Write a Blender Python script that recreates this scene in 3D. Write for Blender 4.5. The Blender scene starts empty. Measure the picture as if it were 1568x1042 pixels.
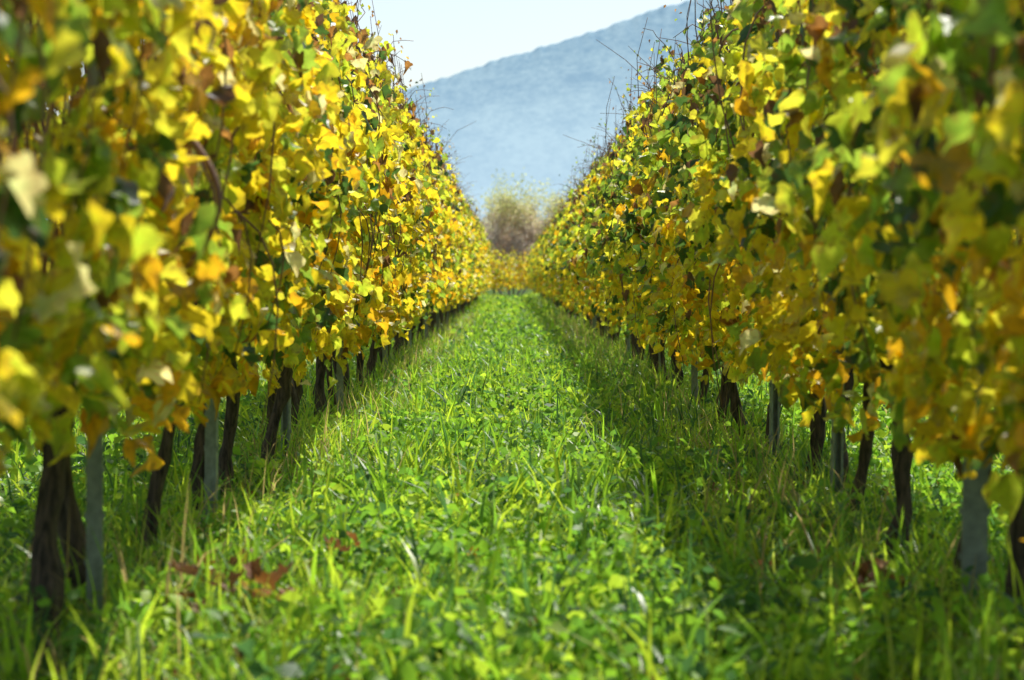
import bpy, math, random
import numpy as np
rng=np.random.default_rng(7); random.seed(7)
scene=bpy.context.scene
R=math.radians

# ------------------------------------------------------------ helpers
def nz(x,y,s=0.0):
    return (np.sin(x*1.7+s+1.3*np.sin(y*0.9+s*2))+np.sin(y*1.9-s*1.7+1.1*np.sin(x*1.3+s))+np.sin((x+y)*0.83+s*3.1))/3.0
def gh(x,y):
    return 0.025*nz(np.asarray(x)*1.6,np.asarray(y)*0.9,2.0)+0.012*nz(np.asarray(x)*5,np.asarray(y)*4,5.0)
def unit(v): return v/np.maximum(np.linalg.norm(v,axis=-1,keepdims=True),1e-9)

def build_mesh(name,co,loops,starts,col=None,mat=None,smooth=True):
    me=bpy.data.meshes.new(name)
    me.vertices.add(len(co)); me.vertices.foreach_set('co',np.ascontiguousarray(co,dtype=np.float32).ravel())
    me.loops.add(len(loops)); me.loops.foreach_set('vertex_index',np.ascontiguousarray(loops,dtype=np.int32))
    me.polygons.add(len(starts)); me.polygons.foreach_set('loop_start',np.ascontiguousarray(starts,dtype=np.int32))
    me.update(calc_edges=True)
    me.polygons.foreach_set('use_smooth',np.full(len(starts),smooth,dtype=bool))
    if col is not None:
        a=me.color_attributes.new('Col','FLOAT_COLOR','POINT')
        a.data.foreach_set('color',np.ascontiguousarray(col,dtype=np.float32).ravel())
    if mat: me.materials.append(mat)
    me.update()
    return me
def add_obj(name,me,parent=None,loc=None):
    o=bpy.data.objects.new(name,me); scene.collection.objects.link(o)
    if parent: o.parent=parent
    if loc: o.location=loc
    return o
def empty(name,loc=(0,0,0)):
    o=bpy.data.objects.new(name,None); scene.collection.objects.link(o); o.empty_display_size=0.3
    return o

def instance_template(tv_fn,faces,nv,N):
    fl=np.concatenate([np.array(f) for f in faces]); ln=np.array([len(f) for f in faces])
    st=np.concatenate([[0],np.cumsum(ln)[:-1]])
    loops=(fl[None,:]+np.arange(N)[:,None]*nv).ravel()
    starts=(st[None,:]+np.arange(N)[:,None]*len(fl)).ravel()
    return loops,starts

def leaf_template(hi=True):
    if hi:
        half=[(0,1.0),(11,.88),(24,.72),(38,.82),(54,.93),(70,.81),(86,.68),(104,.74),(122,.76),(144,.62),(166,.44)]
    else:
        half=[(0,1.0),(26,.74),(54,.92),(88,.70),(122,.76),(164,.46)]
    pts=[(-a,r) for a,r in half[::-1]][:-1]+[(a,r) for a,r in half]
    outer=np.array([[math.sin(R(a))*r,math.cos(R(a))*r] for a,r in pts])
    n=len(outer)
    if hi:
        v=np.vstack([[[0,0]],outer*0.52,outer]); e=np.concatenate([[0],np.full(n,.5),np.ones(n)])
        f=[]
        for i in range(n-1):
            f.append([0,1+i+1,1+i]); f.append([1+i,1+i+1,1+n+i+1,1+n+i])
    else:
        v=np.vstack([[[0,0]],outer]); e=np.concatenate([[0],np.ones(n)])
        f=[[0,1+i+1,1+i] for i in range(n-1)]
    return v,e,f
LHI=leaf_template(True); LLO=leaf_template(False)

def leaves(P,Nr,Tp,size,col,curl,fold,tmpl):
    v,e,f=tmpl; N=len(P); nv=len(v)
    Z=unit(Nr); Y=unit(Tp-(Tp*Z).sum(1,keepdims=True)*Z); X=np.cross(Y,Z)
    r2=(v**2).sum(1); th=np.arctan2(v[:,0],v[:,1])
    ph=rng.uniform(0,6.28,N)[:,None]; wav=rng.uniform(.05,.36,N)[:,None]; ph2=rng.uniform(0,6.28,N)[:,None]; wv2=rng.uniform(.0,.26,N)[:,None]
    zl=-curl[:,None]*(v[:,1]**2)[None,:]*np.sign(v[:,1])[None,:]+fold[:,None]*np.abs(v[:,0])[None,:]+wav*np.sin(3*th[None,:]+ph)*r2[None,:]+wv2*np.sin(7*th[None,:]+ph2)*r2[None,:]
    asp=rng.uniform(.8,1.05,N)[:,None]/(1+.9*np.abs(fold[:,None]))
    jit=1+(rng.normal(0,.08,(N,nv))*e[None,:]).astype(np.float32)
    xs=v[:,0][None,:]*asp*jit
    ys=v[:,1][None,:]*(1-.25*np.abs(curl[:,None])*np.abs(v[:,1])[None,:])*jit
    s=size[:,None,None]
    co=P[:,None,:]+s*(xs[:,:,None]*X[:,None,:]+ys[:,:,None]*Y[:,None,:]+zl[:,:,None]*Z[:,None,:])
    c=np.empty((N,nv,4),dtype=np.float32); c[:,:,:3]=col[:,None,:]; c[:,:,3]=e[None,:]
    loops,starts=instance_template(None,f,nv,N)
    return co.reshape(-1,3),loops,starts,c.reshape(-1,4)
def merge(parts):
    cs=[];ls=[];ss=[];cc=[];vo=0;lo=0
    for co,l,s,c in parts:
        cs.append(co);ls.append(l+vo);ss.append(s+lo);cc.append(c);vo+=len(co);lo+=len(l)
    return np.vstack(cs),np.concatenate(ls),np.concatenate(ss),np.vstack(cc)

class Tubes:
    def __init__(s): s.v=[];s.l=[];s.s=[];s.nv=0;s.nl=0;s.c=[]
    def add(s,pts,rad,sides=6,rough=0.0,col=(0,0,0,1)):
        pts=np.asarray(pts,float);n=len(pts)
        d=unit(np.gradient(pts,axis=0))
        ref=np.array([0.31,0.95,0.1]) if abs(d[0][1])<.8 else np.array([1.0,0.1,0.2])
        a=unit(np.cross(d,ref)); b=np.cross(d,a)
        t=np.linspace(0,2*math.pi,sides,endpoint=False)
        rad=np.asarray(rad,float)[:,None]*(1+rough*rng.normal(0,1,(n,sides)))
        if rough>0: rad=rad*(1+0.18*np.sin(3*t+1.0)[None,:]+.1*np.sin(5*t)[None,:])
        co=pts[:,None,:]+rad[:,:,None]*(np.cos(t)[None,:,None]*a[:,None,:]+np.sin(t)[None,:,None]*b[:,None,:])
        s.v.append(co.reshape(-1,3)); 
        i=np.arange(n-1)[:,None]*sides; j=np.arange(sides)[None,:]; k=(j+1)%sides
        q=np.stack([i+j,i+k,i+sides+k,i+sides+j],-1).reshape(-1)+s.nv
        s.l.append(q); s.s.append(np.arange(len(q)//4)*4+s.nl); s.nl+=len(q)
        cap=np.arange(sides)+(n-1)*sides+s.nv; s.l.append(cap); s.s.append(np.array([s.nl])); s.nl+=sides
        s.nv+=n*sides; s.c.append(np.tile(np.array(col,dtype=np.float32),(n*sides,1)))
    def mesh(s,name,mat): return build_mesh(name,np.vstack(s.v),np.concatenate(s.l),np.concatenate(s.s),np.vstack(s.c),mat)

# ------------------------------------------------------------ materials
def newmat(name):
    m=bpy.data.materials.new(name); m.use_nodes=True; nt=m.node_tree; nt.nodes.clear()
    out=nt.nodes.new('ShaderNodeOutputMaterial'); return m,nt,out
def N(nt,t,**k):
    n=nt.nodes.new(t)
    for a,b in k.items(): setattr(n,a,b)
    return n
def foliage_mat(name,trans=0.5,spec=0.4,rough=0.45,nscale=22,tboost=1.25,brown=(0.26,0.11,0.03,1),brown_amt=0.5,edge=True):
    m,nt,out=newmat(name); L=nt.links.new
    at=N(nt,'ShaderNodeAttribute',attribute_name='Col')
    geo=N(nt,'ShaderNodeTexCoord')
    no=N(nt,'ShaderNodeTexNoise'); no.inputs['Scale'].default_value=nscale; no.inputs['Detail'].default_value=3
    L(geo.outputs['Object'],no.inputs['Vector'])
    mr=N(nt,'ShaderNodeMapRange'); mr.inputs[1].default_value=.3; mr.inputs[2].default_value=.7; mr.inputs[3].default_value=.70; mr.inputs[4].default_value=1.15
    L(no.outputs['Fac'],mr.inputs[0])
    mul=N(nt,'ShaderNodeVectorMath',operation='SCALE'); L(at.outputs['Color'],mul.inputs[0]); L(mr.outputs[0],mul.inputs['Scale'])
    src=mul.outputs[0]
    if edge:
        nv_=N(nt,'ShaderNodeTexNoise'); nv_.inputs['Scale'].default_value=nscale*.6; L(geo.outputs['Object'],nv_.inputs['Vector'])
        g1=N(nt,'ShaderNodeMath',operation='MULTIPLY_ADD'); L(at.outputs['Alpha'],g1.inputs[0]); g1.inputs[1].default_value=-.25; L(nv_.outputs['Fac'],g1.inputs[2])
        g2=N(nt,'ShaderNodeMapRange'); g2.inputs[1].default_value=.38; g2.inputs[2].default_value=.55; g2.inputs[3].default_value=0; g2.inputs[4].default_value=.55; L(g1.outputs[0],g2.inputs[0])
        gm=N(nt,'ShaderNodeMix',data_type='RGBA',blend_type='MULTIPLY'); L(g2.outputs[0],gm.inputs[0]); L(src,gm.inputs[6]); gm.inputs[7].default_value=(.62,.92,.8,1)
        src=gm.outputs[2]
        no2=N(nt,'ShaderNodeTexNoise'); no2.inputs['Scale'].default_value=nscale*1.7; no2.inputs['Detail'].default_value=2
        L(geo.outputs['Object'],no2.inputs['Vector'])
        ma=N(nt,'ShaderNodeMath',operation='MULTIPLY_ADD'); L(at.outputs['Alpha'],ma.inputs[0]); ma.inputs[1].default_value=.22; L(no2.outputs['Fac'],ma.inputs[2])
        mr2=N(nt,'ShaderNodeMapRange'); mr2.inputs[1].default_value=.69; mr2.inputs[2].default_value=.82; mr2.inputs[3].default_value=0; mr2.inputs[4].default_value=brown_amt
        L(ma.outputs[0],mr2.inputs[0])
        mx=N(nt,'ShaderNodeMix',data_type='RGBA'); L(mr2.outputs[0],mx.inputs[0]); L(src,mx.inputs[6]); mx.inputs[7].default_value=brown
        src=mx.outputs[2]
    p=N(nt,'ShaderNodeBsdfPrincipled'); L(src,p.inputs['Base Color']); p.inputs['Roughness'].default_value=rough
    p.inputs['Specular IOR Level'].default_value=spec
    tb=N(nt,'ShaderNodeVectorMath',operation='SCALE'); L(src,tb.inputs[0]); tb.inputs['Scale'].default_value=tboost
    tr=N(nt,'ShaderNodeBsdfTranslucent'); L(tb.outputs[0],tr.inputs['Color'])
    ms=N(nt,'ShaderNodeMixShader'); ms.inputs[0].default_value=trans; L(p.outputs[0],ms.inputs[1]); L(tr.outputs[0],ms.inputs[2])
    L(ms.outputs[0],out.inputs[0]); return m
leaf_mat=foliage_mat('autumn_vine_leaf',.62,.8,.40,tboost=1.25,brown_amt=.5)
grass_mat=foliage_mat('grass_blade',.55,.5,.38,nscale=6,tboost=1.55,edge=False)
weed_mat=foliage_mat('weed_leaf',.5,.3,.5,nscale=6,tboost=1.55,edge=False)
dead_mat=foliage_mat('fallen_leaf',.25,.2,.6)
farleaf_mat=foliage_mat('far_tree_leaf',.5,.1,.7,nscale=2,edge=False)

def bark_mat(name,c1,c2,scale,bump):
    m,nt,out=newmat(name); L=nt.links.new
    tc=N(nt,'ShaderNodeTexCoord'); mp=N(nt,'ShaderNodeMapping'); mp.inputs['Scale'].default_value=(1,1,.16)
    L(tc.outputs['Object'],mp.inputs[0])
    no=N(nt,'ShaderNodeTexNoise'); no.inputs['Scale'].default_value=scale; no.inputs['Detail'].default_value=5; no.inputs['Roughness'].default_value=.7
    L(mp.outputs[0],no.inputs['Vector'])
    cr=N(nt,'ShaderNodeValToRGB'); cr.color_ramp.elements[0].position=.38; cr.color_ramp.elements[0].color=c1; cr.color_ramp.elements[1].position=.68; cr.color_ramp.elements[1].color=c2
    L(no.outputs['Fac'],cr.inputs[0])
    p=N(nt,'ShaderNodeBsdfPrincipled'); p.inputs['Roughness'].default_value=.85; L(cr.outputs[0],p.inputs['Base Color'])
    b=N(nt,'ShaderNodeBump'); b.inputs['Strength'].default_value=bump; b.inputs['Distance'].default_value=.01; L(no.outputs['Fac'],b.inputs['Height']); L(b.outputs[0],p.inputs['Normal'])
    L(p.outputs[0],out.inputs[0]); return m
trunk_mat=bark_mat('vine_bark',(.025,.018,.014,1),(.17,.12,.09,1),60,1.0)
cane_mat=bark_mat('cane_bark',(.20,.10,.07,1),(.40,.23,.15,1),40,.3)
twig_mat=bark_mat('grey_twig',(.44,.35,.30,1),(.58,.48,.42,1),8,.3)

m,nt,out=newmat('galvanised_steel'); L=nt.links.new
tc=N(nt,'ShaderNodeTexCoord'); no=N(nt,'ShaderNodeTexNoise'); no.inputs['Scale'].default_value=30; no.inputs['Detail'].default_value=4
L(tc.outputs['Object'],no.inputs['Vector'])
cr=N(nt,'ShaderNodeValToRGB'); cr.color_ramp.elements[0].position=.3; cr.color_ramp.elements[0].color=(.19,.22,.20,1); cr.color_ramp.elements[1].position=.7; cr.color_ramp.elements[1].color=(.34,.38,.35,1)
L(no.outputs['Fac'],cr.inputs[0]); p=N(nt,'ShaderNodeBsdfPrincipled'); L(cr.outputs[0],p.inputs['Base Color']); p.inputs['Metallic'].default_value=.2; p.inputs['Roughness'].default_value=.5
L(p.outputs[0],out.inputs[0]); steel=m

# ------------------------------------------------------------ ground
xs=np.concatenate([-np.geomspace(6000,12,26),np.arange(-11,11.01,.25),np.geomspace(12,6000,26)])
ys=np.concatenate([-np.geomspace(3000,5,16),np.arange(-4,60,.3),np.geomspace(61,9000,50)])
X,Y=np.meshgrid(xs,ys); Zg=gh(X,Y)
fade=np.clip((140-np.hypot(X,Y))/60,0,1); Zg=Zg*fade
co=np.stack([X,Y,Zg],-1).reshape(-1,3); nx=len(xs);ny=len(ys)
i=(np.arange(ny-1)[:,None]*nx+np.arange(nx-1)[None,:]).ravel()
q=np.stack([i,i+1,i+nx+1,i+nx],-1).ravel()
m,nt,out=newmat('meadow_ground'); L=nt.links.new
tc=N(nt,'ShaderNodeTexCoord'); n1=N(nt,'ShaderNodeTexNoise'); n1.inputs['Scale'].default_value=3.5; n1.inputs['Detail'].default_value=6; n1.inputs['Roughness'].default_value=.7
n2=N(nt,'ShaderNodeTexNoise'); n2.inputs['Scale'].default_value=.05; n2.inputs['Detail'].default_value=3
for n_ in (n1,n2): L(tc.outputs['Object'],n_.inputs['Vector'])
c1=N(nt,'ShaderNodeValToRGB'); e=c1.color_ramp.elements; e[0].position=.33; e[0].color=(.05,.05,.02,1); e[1].position=.55; e[1].color=(.08,.16,.02,1)
c2=N(nt,'ShaderNodeValToRGB'); e=c2.color_ramp.elements; e[0].position=.4; e[0].color=(.8,.9,.7,1); e[1].position=.65; e[1].color=(1.4,1.2,.9,1)
L(n1.outputs['Fac'],c1.inputs[0]); L(n2.outputs['Fac'],c2.inputs[0])
mx=N(nt,'ShaderNodeMix',data_type='RGBA',blend_type='MULTIPLY'); mx.inputs[0].default_value=1; L(c1.outputs[0],mx.inputs[6]); L(c2.outputs[0],mx.inputs[7])
p=N(nt,'ShaderNodeBsdfPrincipled'); p.inputs['Roughness'].default_value=.95; p.inputs['Specular IOR Level'].default_value=.1; L(mx.outputs[2],p.inputs['Base Color'])
b=N(nt,'ShaderNodeBump'); b.inputs['Distance'].default_value=.05; L(n1.outputs['Fac'],b.inputs['Height']); L(b.outputs[0],p.inputs['Normal']); L(p.outputs[0],out.inputs[0])
add_obj('ground',build_mesh('ground',co,q,np.arange(len(q)//4)*4,None,m))

# ------------------------------------------------------------ grass
def blades(x,y,length,width,col,lean=None):
    n=len(x); az=rng.uniform(0,2*math.pi,n); ln=rng.uniform(.1,1.5,n) if lean is None else lean
    d=np.stack([np.cos(az),np.sin(az),np.zeros(n)],-1); sd=np.stack([-np.sin(az+rng.normal(0,.5,n)),np.cos(az),np.zeros(n)],-1)
    base=np.stack([x,y,gh(x,y)-.01],-1)
    ts=np.array([0,.35,.7,1.0]); wp=np.array([.8,1.0,.7,.0])
    out=[]
    for t,w in zip(ts,wp):
        ang=ln*t*1.25
        c=base+d*(length*t*np.sin(ang))[:,None]; c[:,2]+=length*t*np.cos(ang*.92)
        if w>0: out+= [c-sd*(width*w*.5)[:,None],c+sd*(width*w*.5)[:,None]]
        else: out+=[c]
    co=np.stack(out,1); f=[[0,1,3,2],[2,3,5,4],[4,5,6]]
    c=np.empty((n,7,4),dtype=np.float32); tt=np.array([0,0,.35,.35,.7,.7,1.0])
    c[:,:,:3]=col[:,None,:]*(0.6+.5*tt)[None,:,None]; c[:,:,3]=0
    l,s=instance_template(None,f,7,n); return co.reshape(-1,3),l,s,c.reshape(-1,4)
GP=np.array([[.30,.52,.028],[.19,.38,.03],[.50,.66,.04],[.08,.19,.045],[.56,.64,.09],[.50,.40,.15]])
def gcol(n,k,x):
    W=np.tile(np.array([.3,.24,.23,.14,.06,.03]),(n,1)); mid=np.exp(-((x-.02)/.45)**2)
    W[:,[2,4]]*=np.exp(1.3*k+.9*mid)[:,None]; W[:,[1,3]]*=np.exp(-1.6*k-.6*mid)[:,None]
    W/=W.sum(1,keepdims=True); idx=(rng.uniform(0,1,(n,1))>W.cumsum(1)).sum(1).clip(0,5)
    return GP[idx]*rng.uniform(.7,1.15,(n,1))
def patch(x0,x1,y0,y1,dens,lmin,lmax,wmin,wmax,pw=None):
    n=int((x1-x0)*(y1-y0)*dens); x=rng.uniform(x0,x1,n); y=rng.uniform(y0,y1,n)
    k=nz(x*2.3,y*1.7,4.0)*.6+nz(x*6,y*5,1.0)*.5
    keep=rng.uniform(0,1,n)<np.clip(.72+.8*k,.12,1); x=x[keep];y=y[keep];k=k[keep]
    hb=np.clip(1+.6*k,.5,1.7)*(.85+.6*np.exp(-((np.abs(x-.07)-1.10)/.38)**2))
    return blades(x,y,rng.uniform(lmin,lmax,len(x))*hb,rng.uniform(wmin,wmax,len(x)),gcol(len(x),k,x))
def tufts(n_t,per,y0,y1,lmin,lmax,wmin,wmax):
    cx=rng.uniform(-1.7,1.9,n_t); cy=rng.uniform(y0,y1,n_t)
    x=np.repeat(cx,per)+rng.normal(0,.03,n_t*per); y=np.repeat(cy,per)+rng.normal(0,.03,n_t*per)
    c=GP[rng.choice(4,n_t,p=[.33,.32,.17,.18])]*rng.uniform(.8,1.15,(n_t,1))
    return blades(x,y,rng.uniform(lmin,lmax,len(x)),rng.uniform(wmin,wmax,len(x)),np.repeat(c,per,0))
gp=[patch(-1.9,2.1,4.5,13,1100,.08,.25,.005,.012),
    tufts(560,16,4.8,13,.16,.40,.009,.018),
    patch(-1.7,1.9,13,26,800,.08,.25,.007,.013),
    tufts(800,14,13,28,.16,.42,.009,.018),
    patch(-1.6,1.8,26,50,360,.10,.24,.012,.022),
    tufts(600,9,28,60,.16,.38,.012,.022),
    patch(-1.6,1.8,50,112,150,.10,.26,.025,.045),
    patch(-5.5,-1.9,4.5,24,220,.12,.30,.012,.020), patch(2.1,5.7,4.5,24,220,.12,.30,.012,.020),
    patch(-5.5,-1.7,24,60,70,.12,.28,.025,.045), patch(1.9,5.7,24,60,70,.12,.28,.025,.045),
    patch(-14,14,96,104,40,.15,.3,.03,.05)]
for cx in (-1.13,1.2):
    n=1300; x=rng.normal(cx*.84,.18,n); y=5+rng.uniform(0,1,n)*45
    gp.append(blades(x,y,rng.uniform(.22,.48,n),rng.uniform(.003,.008,n),np.array([[.52,.40,.15]])*rng.uniform(.7,1.2,(n,1)),rng.uniform(.1,.9,n)))
co,l,s,c=merge(gp)
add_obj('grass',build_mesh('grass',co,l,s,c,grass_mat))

def weeds(x0,x1,y0,y1,plants,per,sz):
    px=rng.uniform(x0,x1,plants); py=rng.uniform(y0,y1,plants); kk=nz(px*1.9,py*1.4,8.0)
    keep=rng.uniform(0,1,plants)<np.clip(.60+.9*kk,.08,1); px=px[keep];py=py[keep]
    n=len(px)*per; a=rng.uniform(0,6.283,n); r=rng.uniform(.01,.12,n)
    x=np.repeat(px,per)+np.cos(a)*r; y=np.repeat(py,per)+np.sin(a)*r
    h=rng.uniform(.03,.17,n)+np.repeat(rng.uniform(0,.08,len(px)),per)
    P=np.stack([x,y,gh(x,y)+h],-1)
    Nr=np.stack([rng.normal(0,.6,n)+np.cos(a)*.4,rng.normal(0,.6,n)+np.sin(a)*.4,np.ones(n)*.8],-1); Tp=np.stack([np.cos(a),np.sin(a),rng.normal(.1,.4,n)],-1)
    v=np.array([[0,0],[-.33,.3],[.33,.3],[-.38,.62],[.38,.62],[0,1.0],[0,.45]])
    f=[[0,2,6],[0,6,1],[1,6,5,3],[6,2,4,5]]
    e=np.array([0,.5,.5,.8,.8,1,0])
    pc=np.array([[.27,.50,.035],[.17,.36,.04],[.46,.64,.045],[.08,.19,.05]])[rng.choice(4,len(px),p=[.33,.27,.26,.14])]
    col=np.repeat(pc,per,0)*rng.uniform(.8,1.15,(n,1))
    return leaves(P,Nr,Tp,rng.uniform(*sz,n)*np.repeat(rng.uniform(.7,1.35,len(px)),per),col,rng.uniform(-.1,.5,n),rng.uniform(-.1,.45,n),(v,e,f))
wp=[weeds(-1.8,2.0,4.8,14,3200,12,(.026,.056)),weeds(-1.6,1.8,14,28,2900,10,(.032,.062)),weeds(-1.6,1.8,28,60,2200,7,(.05,.09)),
    weeds(-5,-1.7,5,20,1100,8,(.04,.08)),weeds(1.8,5,5,20,1100,8,(.04,.08)),weeds(-1.6,1.8,60,105,1000,5,(.08,.14))]
co,l,s,c=merge(wp); add_obj('broadleaf_weeds',build_mesh('broadleaf_weeds',co,l,s,c,weed_mat))

def fallen():
    n=800; x=np.concatenate([rng.normal(-1.0,.25,n//3),rng.normal(1.15,.25,n//3),rng.uniform(-1.6,1.8,n-2*(n//3))]); y=5+rng.uniform(0,1,n)**1.4*40
    n0=n
    k=[(-.80,6.75),(-.77,6.85),(-.70,6.2),(-.60,6.2),(.96,6.25),(.99,6.3),(1.03,6.35),(-.78,6.15),(-.5,7.1)]
    x=np.concatenate([x]+[rng.normal(a,.045,4) for a,b in k]); y=np.concatenate([y]+[rng.normal(b,.06,4) for a,b in k]); n=len(x)
    P=np.stack([x,y,gh(x,y)+rng.uniform(.02,.14,n)],-1); P[n0:,2]=gh(x,y)[n0:]+rng.uniform(.15,.24,n-n0)
    Nr=np.stack([rng.normal(0,.5,n),rng.normal(0,.5,n),np.ones(n)],-1); a=rng.uniform(0,6.28,n); Tp=np.stack([np.cos(a),np.sin(a),0*a],-1)
    col=np.array([[.28,.12,.05],[.42,.18,.05],[.60,.38,.05],[.18,.09,.04]])[rng.choice(4,n)]
    return leaves(P,Nr,Tp,rng.uniform(.035,.06,n),col,rng.uniform(-.5,.8,n),rng.uniform(.1,.8,n),LHI)
co,l,s,c=fallen(); add_obj('fallen_leaves',build_mesh('fallen_leaves',co,l,s,c,dead_mat))

# ------------------------------------------------------------ vine rows
#   yellow golden lime green dkgreen brown pale rust yellowgreen
PAL=np.array([[1.0,.78,.03],[.98,.56,.02],[.72,.80,.05],[.36,.51,.05],[.09,.18,.035],[.22,.12,.05],[.98,.88,.36],[.52,.25,.06],[.92,.86,.06]])
def pick_col(n,t,cl,bias):
    base=np.array([.28,.10,.15,.12,.085,.075,.045,.05,.16])
    W=np.tile(base,(n,1)); gr=np.clip(cl+bias+.5*(t-.45)*(bias>0),-1,1)[:,None]
    W[:,[3,4]]*=np.exp(2.4*gr); W[:,2:3]*=np.exp(.8*gr); W[:,[0,1,6]]*=np.exp(-1.2*gr)
    W[:,1:2]*=np.exp(1.8*(.35-t))[:,None]; W[:,0:1]*=np.exp(1.1*(.4-t))[:,None]
    W[:,[5,7]]*=np.exp(3.8*(t-.55))[:,None]
    W/=W.sum(1,keepdims=True); cs=W.cumsum(1); return (rng.uniform(0,1,(n,1))>cs).sum(1).clip(0,8)
def canopy(rx,y0,y1,zb,zt,per_m,tmpl,sz,seed,halfw=.34,bias=0.0,axis='y'):
    n=int((y1-y0)*per_m); y=rng.uniform(y0,y1,n); side=rng.choice([-1.0,1.0],n); t=rng.uniform(0,1,n)
    b=zb+.12*nz(y*2.1,y*0+side,seed)+.14*nz(y*6.5,y*0,seed+1); tp=zt+.10*nz(y*1.3,y*0,seed+2)+.13*nz(y*5,y*0,seed+3)
    t=np.clip(t+rng.normal(0,.04,n),-.12,1.06)
    z=b+(tp-b)*t
    lump=nz(y*2.6,z*3.2+side*3,seed+4)*.7+nz(y*6.1,z*5.2+side*3,seed+14)*.7
    w=(halfw*(.45+.75*np.sin(math.pi*np.clip(t,0,1)**.85)**.8)*(1-.28*np.clip(t-.5,0,1)))*(1+.45*lump)
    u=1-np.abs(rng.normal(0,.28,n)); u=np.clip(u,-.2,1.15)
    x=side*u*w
    g=nz(y*7.3,z*8.1+side*5,seed+9)+.5*nz(y*15,z*16+side*5,seed+19)
    keep=rng.uniform(0,1,n)<np.clip(1.2+1.25*g,.06,1)*np.clip(1.75-1.0*t,.5,1)
    x,y,z,t,side,u,lump=[a[keep] for a in (x,y,z,t,side,u,lump)]; n=len(x)
    ns=int((y1-y0)*10); per=9
    sy=np.repeat(rng.uniform(y0,y1,ns),per); ss=np.repeat(rng.choice([-1.0,1.0],ns),per); kind=np.repeat(rng.uniform(0,1,ns),per)
    k=np.tile(np.linspace(0,1,per),ns); z0=np.repeat(rng.uniform(.12,1.0,ns),per)
    dyy=np.repeat(rng.normal(0,.2,ns),per); out=np.repeat(rng.uniform(.03,.26,ns),per)
    up=kind<.34
    zz=np.where(up,zt-.1+(.18+out*1.5)*k, zb+(zt-zb)*z0*.9+.08*np.sin(k*2.5)-.38*k)
    xx=np.where(up,ss*(.08+.18*k)+rng.normal(0,.03,len(k)), ss*(halfw*.85+out*np.sin(k*2.2)))
    sh=(zz>.36)&(~up|(rng.uniform(0,1,len(k))<.75))
    xx,sy,zz,ss,k,up=[a[sh] for a in (xx+rng.normal(0,.03,len(k)),sy+dyy*k+rng.normal(0,.03,len(k)),zz,ss,k,up)]
    ts=np.where(up,1.0,np.clip((zz-zb)/(zt-zb),0,1))
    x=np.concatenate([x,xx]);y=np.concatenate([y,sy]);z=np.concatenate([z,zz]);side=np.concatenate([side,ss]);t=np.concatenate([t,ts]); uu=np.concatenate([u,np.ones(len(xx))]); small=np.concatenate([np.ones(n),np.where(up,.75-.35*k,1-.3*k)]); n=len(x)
    Nr=np.stack([side*.5+.10+rng.normal(0,.55,n),rng.normal(.28,.55,n),.62+rng.normal(0,.5,n)],-1)
    Tp=np.stack([side*.35+rng.normal(0,.4,n),rng.normal(0,.5,n),-1+rng.normal(0,.3,n)],-1)
    cl=nz(y*1.9,z*2.7+side,seed+6)*.6+nz(y*5.2,z*6,seed+7)*.6
    idx=pick_col(n,t,cl,bias)
    col=PAL[idx]*rng.uniform(.80,1.05,(n,1))
    col*=np.clip(.27+1.05*uu,.2,1.0)[:,None]  # inner leaves darkened: canopy shade put into the leaf colour
    dry=(idx==5)|(idx==7)
    curl=np.where(dry,rng.uniform(.4,1.4,n),rng.uniform(-.4,1.1,n)); fold=np.where(dry,rng.uniform(.4,1.3,n),rng.uniform(-.2,1.0,n))
    size=rng.uniform(*sz,n)*np.where(dry,.8,1)*(1-.28*np.clip(t-.6,0,.4)/.4)*small
    if axis=='y': P=np.stack([rx+x,y,z],-1)
    else:
        P=np.stack([y,rx+x,z],-1); Nr=Nr[:,[1,0,2]]; Tp=Tp[:,[1,0,2]]
    return leaves(P,Nr,Tp,size,col,curl,fold,tmpl)

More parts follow.
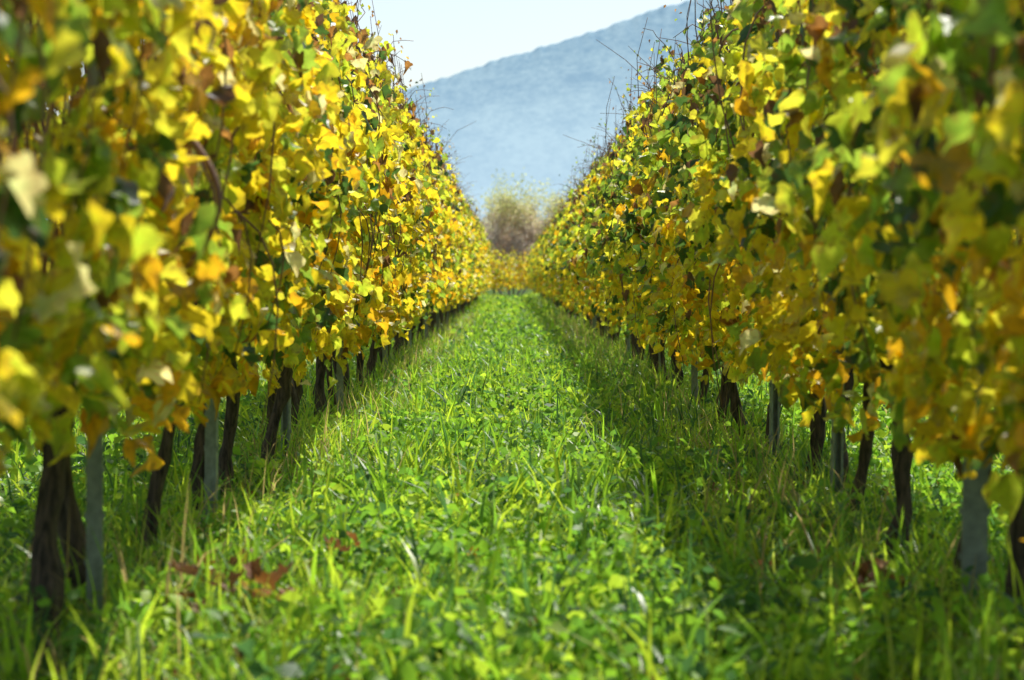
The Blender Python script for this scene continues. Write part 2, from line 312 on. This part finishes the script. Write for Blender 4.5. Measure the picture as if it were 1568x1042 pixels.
def make_row(rx,y0,y1,zb,zt,seed,vines,near=True,bias=0.0,axis='y',name='grapevine_row',dn=1080,df=520,halfw=.34):
    par=empty(name); parts=[]
    if near:
        parts.append(canopy(rx,y0,22,zb,zt,dn,LHI,(.042,.086),seed,bias=bias,halfw=halfw))
        parts.append(canopy(rx,22,y1,zb,zt,df,LLO,(.052,.09),seed,bias=bias,halfw=halfw))
    else:
        parts.append(canopy(rx,y0,y1,zb,zt,df,LLO,(.07,.11),seed,bias=bias,axis=axis))
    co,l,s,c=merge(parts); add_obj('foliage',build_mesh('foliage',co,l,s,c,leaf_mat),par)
    T=Tubes(); C=Tubes()
    def w(p):
        p=np.asarray(p,float)
        return p if axis=='y' else p[:,[1,0,2]]
    for vy in vines:
        hi=near and vy<30; k=16 if hi else 4; sides=10 if hi else 5
        hh=zb+rng.uniform(.12,.25); r=rng.uniform(.019,.034)
        t=np.linspace(0,1,k); lx,ly=rng.normal(0,.05,2); ph=rng.uniform(0,6)
        px=rx+rng.normal(0,.035)+lx*t+.020*np.sin(t*7+ph)+rng.normal(0,.004,k); py=vy+ly*t+.02*np.sin(t*5+ph*2)
        pz=-.06+(hh+.06)*t
        rr=r*(1.2-.4*t+.3*np.exp(-t*9)+.3*np.exp(-((t-.95)/.12)**2))*(1+.12*np.sin(t*19+ph)+rng.normal(0,.07,k))
        T.add(w(np.stack([px,py,pz],-1)),rr,sides,.12 if hi else 0)
        top=np.array([px[-1],py[-1],pz[-1]-.02])
        for sg in (-1,1):
            tt=np.linspace(0,1,5); 
            T.add(w(np.stack([top[0]+.03*np.sin(tt*4+ph),top[1]+sg*.5*tt,top[2]+.16*np.sin(tt*1.6)],-1)),r*(.75-.45*tt),7 if hi else 4,.04 if hi else 0)
        for q_ in range(9 if hi else 4):
            sy=vy+rng.uniform(-.5,.5); kk=8 if hi else 5; tt=np.linspace(0,1,kk); H=rng.uniform(.75,1.05)*(zt-zb)
            ex=.12 if rng.uniform()<.5 else .03
            dx=rng.normal(0,.2); dy=rng.normal(0,.16)
            C.add(w(np.stack([rx+dx*np.sin(tt*2)+rng.normal(0,.015,kk),sy+dy*tt+rng.normal(0,.015,kk),zb+.2+(H+ex*rng.uniform(0,1))*tt],-1)),.005*(1-.65*tt),4)
            if hi and rng.uniform()<.6:
                sg=rng.choice([-1,1]); zs=rng.uniform(.5,1.5); l3=rng.uniform(.4,.9)
                C.add(w(np.stack([rx+sg*(.12+.30*np.sin(tt*2.2)),sy+dy*tt*2,zb+zs+.15*np.sin(tt*2.5)-l3*tt**1.6],-1)),.0048*(1-.5*tt),4)
    L_=y1-y0
    for q_ in range(int(L_*((16 if rx>0 else 11) if near else .8))):
        sy=rng.uniform(y0,y1); kk=8; tt=np.linspace(0,1,kk); ln=rng.uniform(.06,.26) if rng.uniform()<.86 else rng.uniform(.26,.44); dx=rng.normal(0,.20); dy=rng.normal(0,.28)
        if sy<8: ln=min(ln,.2); dx*=.4; dy*=.5
        x0=rx+rng.uniform(-.26,.26); cv=rng.uniform(.0,.34)
        C.add(w(np.stack([x0+dx*tt**1.6+rng.normal(0,.016,kk),sy+dy*tt**1.4+rng.normal(0,.012,kk),zt-.2+(ln+.2)*tt-cv*tt**3],-1)),.0042*(1-.6*tt),4)
        if rng.uniform()<.6:
            a=np.array([x0+dx*.4**1.6,sy+dy*.4**1.4,zt-.2+(ln+.12)*.4]); t3=np.linspace(0,1,4)
            C.add(w(a[None,:]+np.stack([rng.normal(0,.10)*t3,rng.normal(0,.12)*t3,.14*t3],-1)),.0028*(1-.5*t3),3)
    if near and rx<0:
        tt=np.linspace(0,1,14)
        C.add(np.stack([rx+.36+.10*np.sin(tt*3.0),5.85-.10*np.sin(tt*3),1.36-.34*tt],-1),.010*(1-.3*tt),8)
    add_obj('trunks',T.mesh('trunks',trunk_mat),par); add_obj('canes',C.mesh('canes',cane_mat),par)
    W=Tubes()
    for hz in (zb+.15,zb+.7,zb+1.2,zt-.25):
        n_=40; yy=np.linspace(y0,y1,n_)
        W.add(w(np.stack([np.full(n_,rx),yy,np.full(n_,hz)],-1)),np.full(n_,.0015),3)
    add_obj('training_wires',W.mesh('wires',steel),par)
    return par

LV=[3.3,4.2,5.2,6.0,6.6,7.7,8.9,9.9,10.9,11.8,12.7,13.5,14.2,15.4,16.7]
LV+=list(np.arange(17.6,85,.93)); RV=[3.4,4.3,5.2,6.1,6.8,7.6,8.7,9.6,10.4,11.7,12.9,13.8,14.7,15.8,16.8]; RV+=list(np.arange(17.8,98,.93))
make_row(-1.15,3.0,84,.66,2.60,1.0,LV,bias=-.14)
make_row(1.29,3.0,98,.67,2.38,11.0,RV,bias=.22,halfw=.36)
make_row(-3.6,3.0,80,.6,2.4,21.0,np.arange(3.5,80,1.0),near=False,df=320)
make_row(3.7,3.0,90,.62,2.35,31.0,np.arange(3.6,90,1.0),near=False,df=320)
for k,yy in enumerate((105.5,108.0,110.6)):
    make_row(yy,-16,16,.55,2.05,41.0+k,np.arange(-16,16,.9),near=False,axis='x',bias=-.35,df=330)

def post_mesh(h=2.3):
    w,d,f,th=.026,.036,.012,.003
    prof=[(-w+f,d),(-w,d),(-w,0),(w,0),(w,d),(w-f,d),(w-f,d-th),(w-th,d-th),(w-th,th),(-w+th,th),(-w+th,d-th),(-w+f,d-th)]
    n=len(prof); v=[];F=[]
    for z in (-.3,h):
        for a,b in prof: v.append((a,b,z))
    for i in range(n): F.append((i,(i+1)%n,n+(i+1)%n,n+i))
    F.append(tuple(range(n,2*n)))
    z=.25
    while z<h-.05:
        for sx in (-1,1):
            o=len(v); x0=sx*w; x1=sx*(w+.007)
            for (a,b,c) in [(x0,.012,z),(x1,.012,z+.006),(x1,.012,z+.022),(x0,.012,z+.016),(x0,.022,z),(x1,.022,z+.006),(x1,.022,z+.022),(x0,.022,z+.016)]: v.append((a,b,c))
            F+=[(o,o+1,o+2,o+3),(o+7,o+6,o+5,o+4),(o+1,o+5,o+6,o+2),(o,o+4,o+5,o+1),(o+3,o+2,o+6,o+7)]
        z+=.12
    me=bpy.data.meshes.new('vineyard_post'); me.from_pydata(v,[],F); me.materials.append(steel); me.update(); return me
pm=post_mesh(2.2)
LP=[6.24,8.7,11.6,15.2,20.9]+list(np.arange(26,84,5.0)); RP=[6.35,9.1,11.2,15.9,19.7]+list(np.arange(25,98,5.0))
for rx,P_ in ((-1.07,LP),(1.23,RP)):
    for y_ in P_:
        o=add_obj('vineyard_post',pm); o.location=(rx+random.uniform(-.015,.015),y_,0); o.rotation_euler=(random.uniform(-.015,.015),random.uniform(-.015,.015),random.choice([0,math.pi])+random.uniform(-.2,.2))
        sc=1.25 if (y_<7 and rx>0) else .8
        o.scale=(sc,sc,1)

# ------------------------------------------------------------ far trees
def far_tree(loc,h,wid,seed,leafn,name,green):
    rs=random.Random(seed); T=Tubes(); tips=[]
    def branch(p,d,ln,r,lev):
        k=5; pts=[p]; q=np.array(p,float); dd=np.array(d,float)
        for i in range(k-1):
            dd=dd+np.array([rs.gauss(0,.12),rs.gauss(0,.12),.03]); dd/=np.linalg.norm(dd); q=q+dd*ln/(k-1); pts.append(q.copy())
        T.add(np.array(pts),np.linspace(r,r*.5,k),5 if lev<2 else 3)
        if lev>=2: tips.extend(pts[1:])
        if lev<4:
            for i in range(3 if lev else 5):
                j=rs.randint(1,k-1); a=rs.uniform(0,6.28); sp=rs.uniform(.35,.9)
                nd=dd+sp*np.array([math.cos(a)*wid,math.sin(a)*wid,rs.uniform(-.1,.3)]); nd/=np.linalg.norm(nd)
                branch(pts[j],nd,ln*rs.uniform(.55,.8),r*.55,lev+1)
    for s_ in range(7):
        a=s_*.9; branch(np.array([.5*math.cos(a),.4*math.sin(a),-.1]),unit(np.array([.6*wid*math.cos(a),.6*wid*math.sin(a),1.0])),h*.36,h*.008,0)
    tips=np.array(tips); n=leafn; P=tips[rng.integers(0,len(tips),n)]+rng.normal(0,h*.03,(n,3))
    zr=P[:,2]/h
    A=np.array([.74,.76,.30])*green; B=np.array([.82,.66,.56])
    f=np.clip((zr-.42)/.3+rng.normal(0,.3,n),0,1)[:,None]; col=(A*f+B*(1-f))*rng.uniform(.75,1.15,(n,1))
    par=empty(name); par.location=loc
    co,l,s,c=leaves(P,rng.normal(0,1,(n,3)),rng.normal(0,1,(n,3)),rng.uniform(.035,.065,n)*h/5.5,col,np.zeros(n),np.full(n,.2),LLO)
    add_obj('crown',build_mesh('crown',co,l,s,c,farleaf_mat),par); add_obj('limbs',T.mesh('limbs',twig_mat),par)
    return tips
far_tree((.1,134,0),7.7,1.1,3,34000,'willow_tree',1.0)
far_tree((-13,140,0),4.6,.8,5,6000,'willow_tree',.9)
far_tree((15,142,0),4.6,.8,9,6000,'willow_tree',.9)

# ------------------------------------------------------------ mountain
def ridge(x):
    xp=[-4500,-2200,-900,-500,-138,-40,80,219,420,700,1100,1700,2600,4500]
    zp=[0,20,70,150,232,262,302,345,388,430,465,420,250,60]
    return np.interp(x,xp,zp)
mx_=np.concatenate([np.linspace(-4500,-700,60),np.linspace(-680,900,700),np.linspace(930,4500,60)])
my_=np.linspace(0,1,140)
MX,MT=np.meshgrid(mx_,my_)
Yd=1500+1500*MT
tree_r=3.5*nz(MX/55,MX*0,1)+1.8*nz(MX/13,MX*0,3)+1.6*nz(MX/4.1,MX*0,6)
MZ=ridge(MX)*MT**1.25+tree_r*MT**30+(MT*(1-MT))*(14*nz((MX+Yd*.3)/210,MT*5,2)+6*nz((MX-Yd*.5)/120,Yd/190,4))-2
back=np.stack([mx_,np.full_like(mx_,4600),np.full_like(mx_,-5)],-1)
co=np.vstack([np.stack([MX,Yd,MZ],-1).reshape(-1,3),back]); nx=len(mx_);ny=len(my_)+1
i=(np.arange(ny-1)[:,None]*nx+np.arange(nx-1)[None,:]).ravel(); q=np.stack([i,i+1,i+nx+1,i+nx],-1).ravel()
m,nt,out=newmat('mountain_painted_haze'); L=nt.links.new
tc=N(nt,'ShaderNodeTexCoord'); mp=N(nt,'ShaderNodeMapping'); mp.inputs['Scale'].default_value=(1,.12,1.2); L(tc.outputs['Object'],mp.inputs[0])
n1=N(nt,'ShaderNodeTexNoise'); n1.inputs['Scale'].default_value=.11; n1.inputs['Detail'].default_value=5; n1.inputs['Roughness'].default_value=.75; L(mp.outputs[0],n1.inputs['Vector'])
n3=N(nt,'ShaderNodeTexNoise'); n3.inputs['Scale'].default_value=.016; n3.inputs['Detail'].default_value=6; n3.inputs['Roughness'].default_value=.65; L(mp.outputs[0],n3.inputs['Vector'])
av=N(nt,'ShaderNodeMath',operation='MULTIPLY_ADD'); av.inputs[1].default_value=.5; L(n3.outputs['Fac'],av.inputs[0])
hv=N(nt,'ShaderNodeMath',operation='MULTIPLY'); hv.inputs[1].default_value=.5; L(n1.outputs['Fac'],hv.inputs[0]); L(hv.outputs[0],av.inputs[2])
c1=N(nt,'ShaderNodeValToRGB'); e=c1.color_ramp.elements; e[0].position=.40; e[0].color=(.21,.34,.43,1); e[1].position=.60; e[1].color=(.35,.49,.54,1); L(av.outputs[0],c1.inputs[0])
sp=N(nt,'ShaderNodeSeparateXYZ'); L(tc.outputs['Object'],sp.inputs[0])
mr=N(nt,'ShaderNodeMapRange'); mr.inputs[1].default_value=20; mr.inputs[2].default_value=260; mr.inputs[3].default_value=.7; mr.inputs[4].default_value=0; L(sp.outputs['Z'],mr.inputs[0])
mx=N(nt,'ShaderNodeMix',data_type='RGBA'); L(mr.outputs[0],mx.inputs[0]); L(c1.outputs[0],mx.inputs[6]); mx.inputs[7].default_value=(.46,.60,.66,1)  # aerial haze painted into the surface colour: bluish, paler toward the foot
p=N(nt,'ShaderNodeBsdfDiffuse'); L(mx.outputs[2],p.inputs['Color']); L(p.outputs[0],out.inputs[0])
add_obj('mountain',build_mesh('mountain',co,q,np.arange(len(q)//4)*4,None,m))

# ------------------------------------------------------------ light
EL,AZ=R(54),R(18)
d=np.array([math.sin(AZ)*math.cos(EL),math.cos(AZ)*math.cos(EL),math.sin(EL)])
sun=bpy.data.lights.new('sun','SUN'); sun.energy=5; sun.angle=R(.9); sun.color=(1,.96,.88)
so=bpy.data.objects.new('sun',sun); scene.collection.objects.link(so)
from mathutils import Vector
so.rotation_euler=Vector(d).to_track_quat('Z','Y').to_euler()
w=bpy.data.worlds.new('World'); scene.world=w; w.use_nodes=True; nt=w.node_tree
bg=nt.nodes['Background']; sk=nt.nodes.new('ShaderNodeTexSky'); sk.sky_type='NISHITA'; sk.sun_disc=False; sk.sun_elevation=EL; sk.sun_rotation=AZ
sk.dust_density=1.6; sk.air_density=1.0; sk.ozone_density=2.0
nt.links.new(sk.outputs[0],bg.inputs[0]); bg.inputs[1].default_value=.145

# ------------------------------------------------------------ camera
cam=bpy.data.cameras.new('camera'); co_=bpy.data.objects.new('camera',cam); scene.collection.objects.link(co_)
cam.sensor_width=36; cam.lens=85; cam.clip_start=.1; cam.clip_end=20000
co_.location=(0,0,1.0); co_.rotation_euler=(R(90-1.49),0,R(-.06))
cam.dof.use_dof=True; cam.dof.focus_distance=14.0; cam.dof.aperture_fstop=4.2
scene.camera=co_
scene.view_settings.view_transform='Standard'; scene.view_settings.look='None'; scene.view_settings.exposure=0
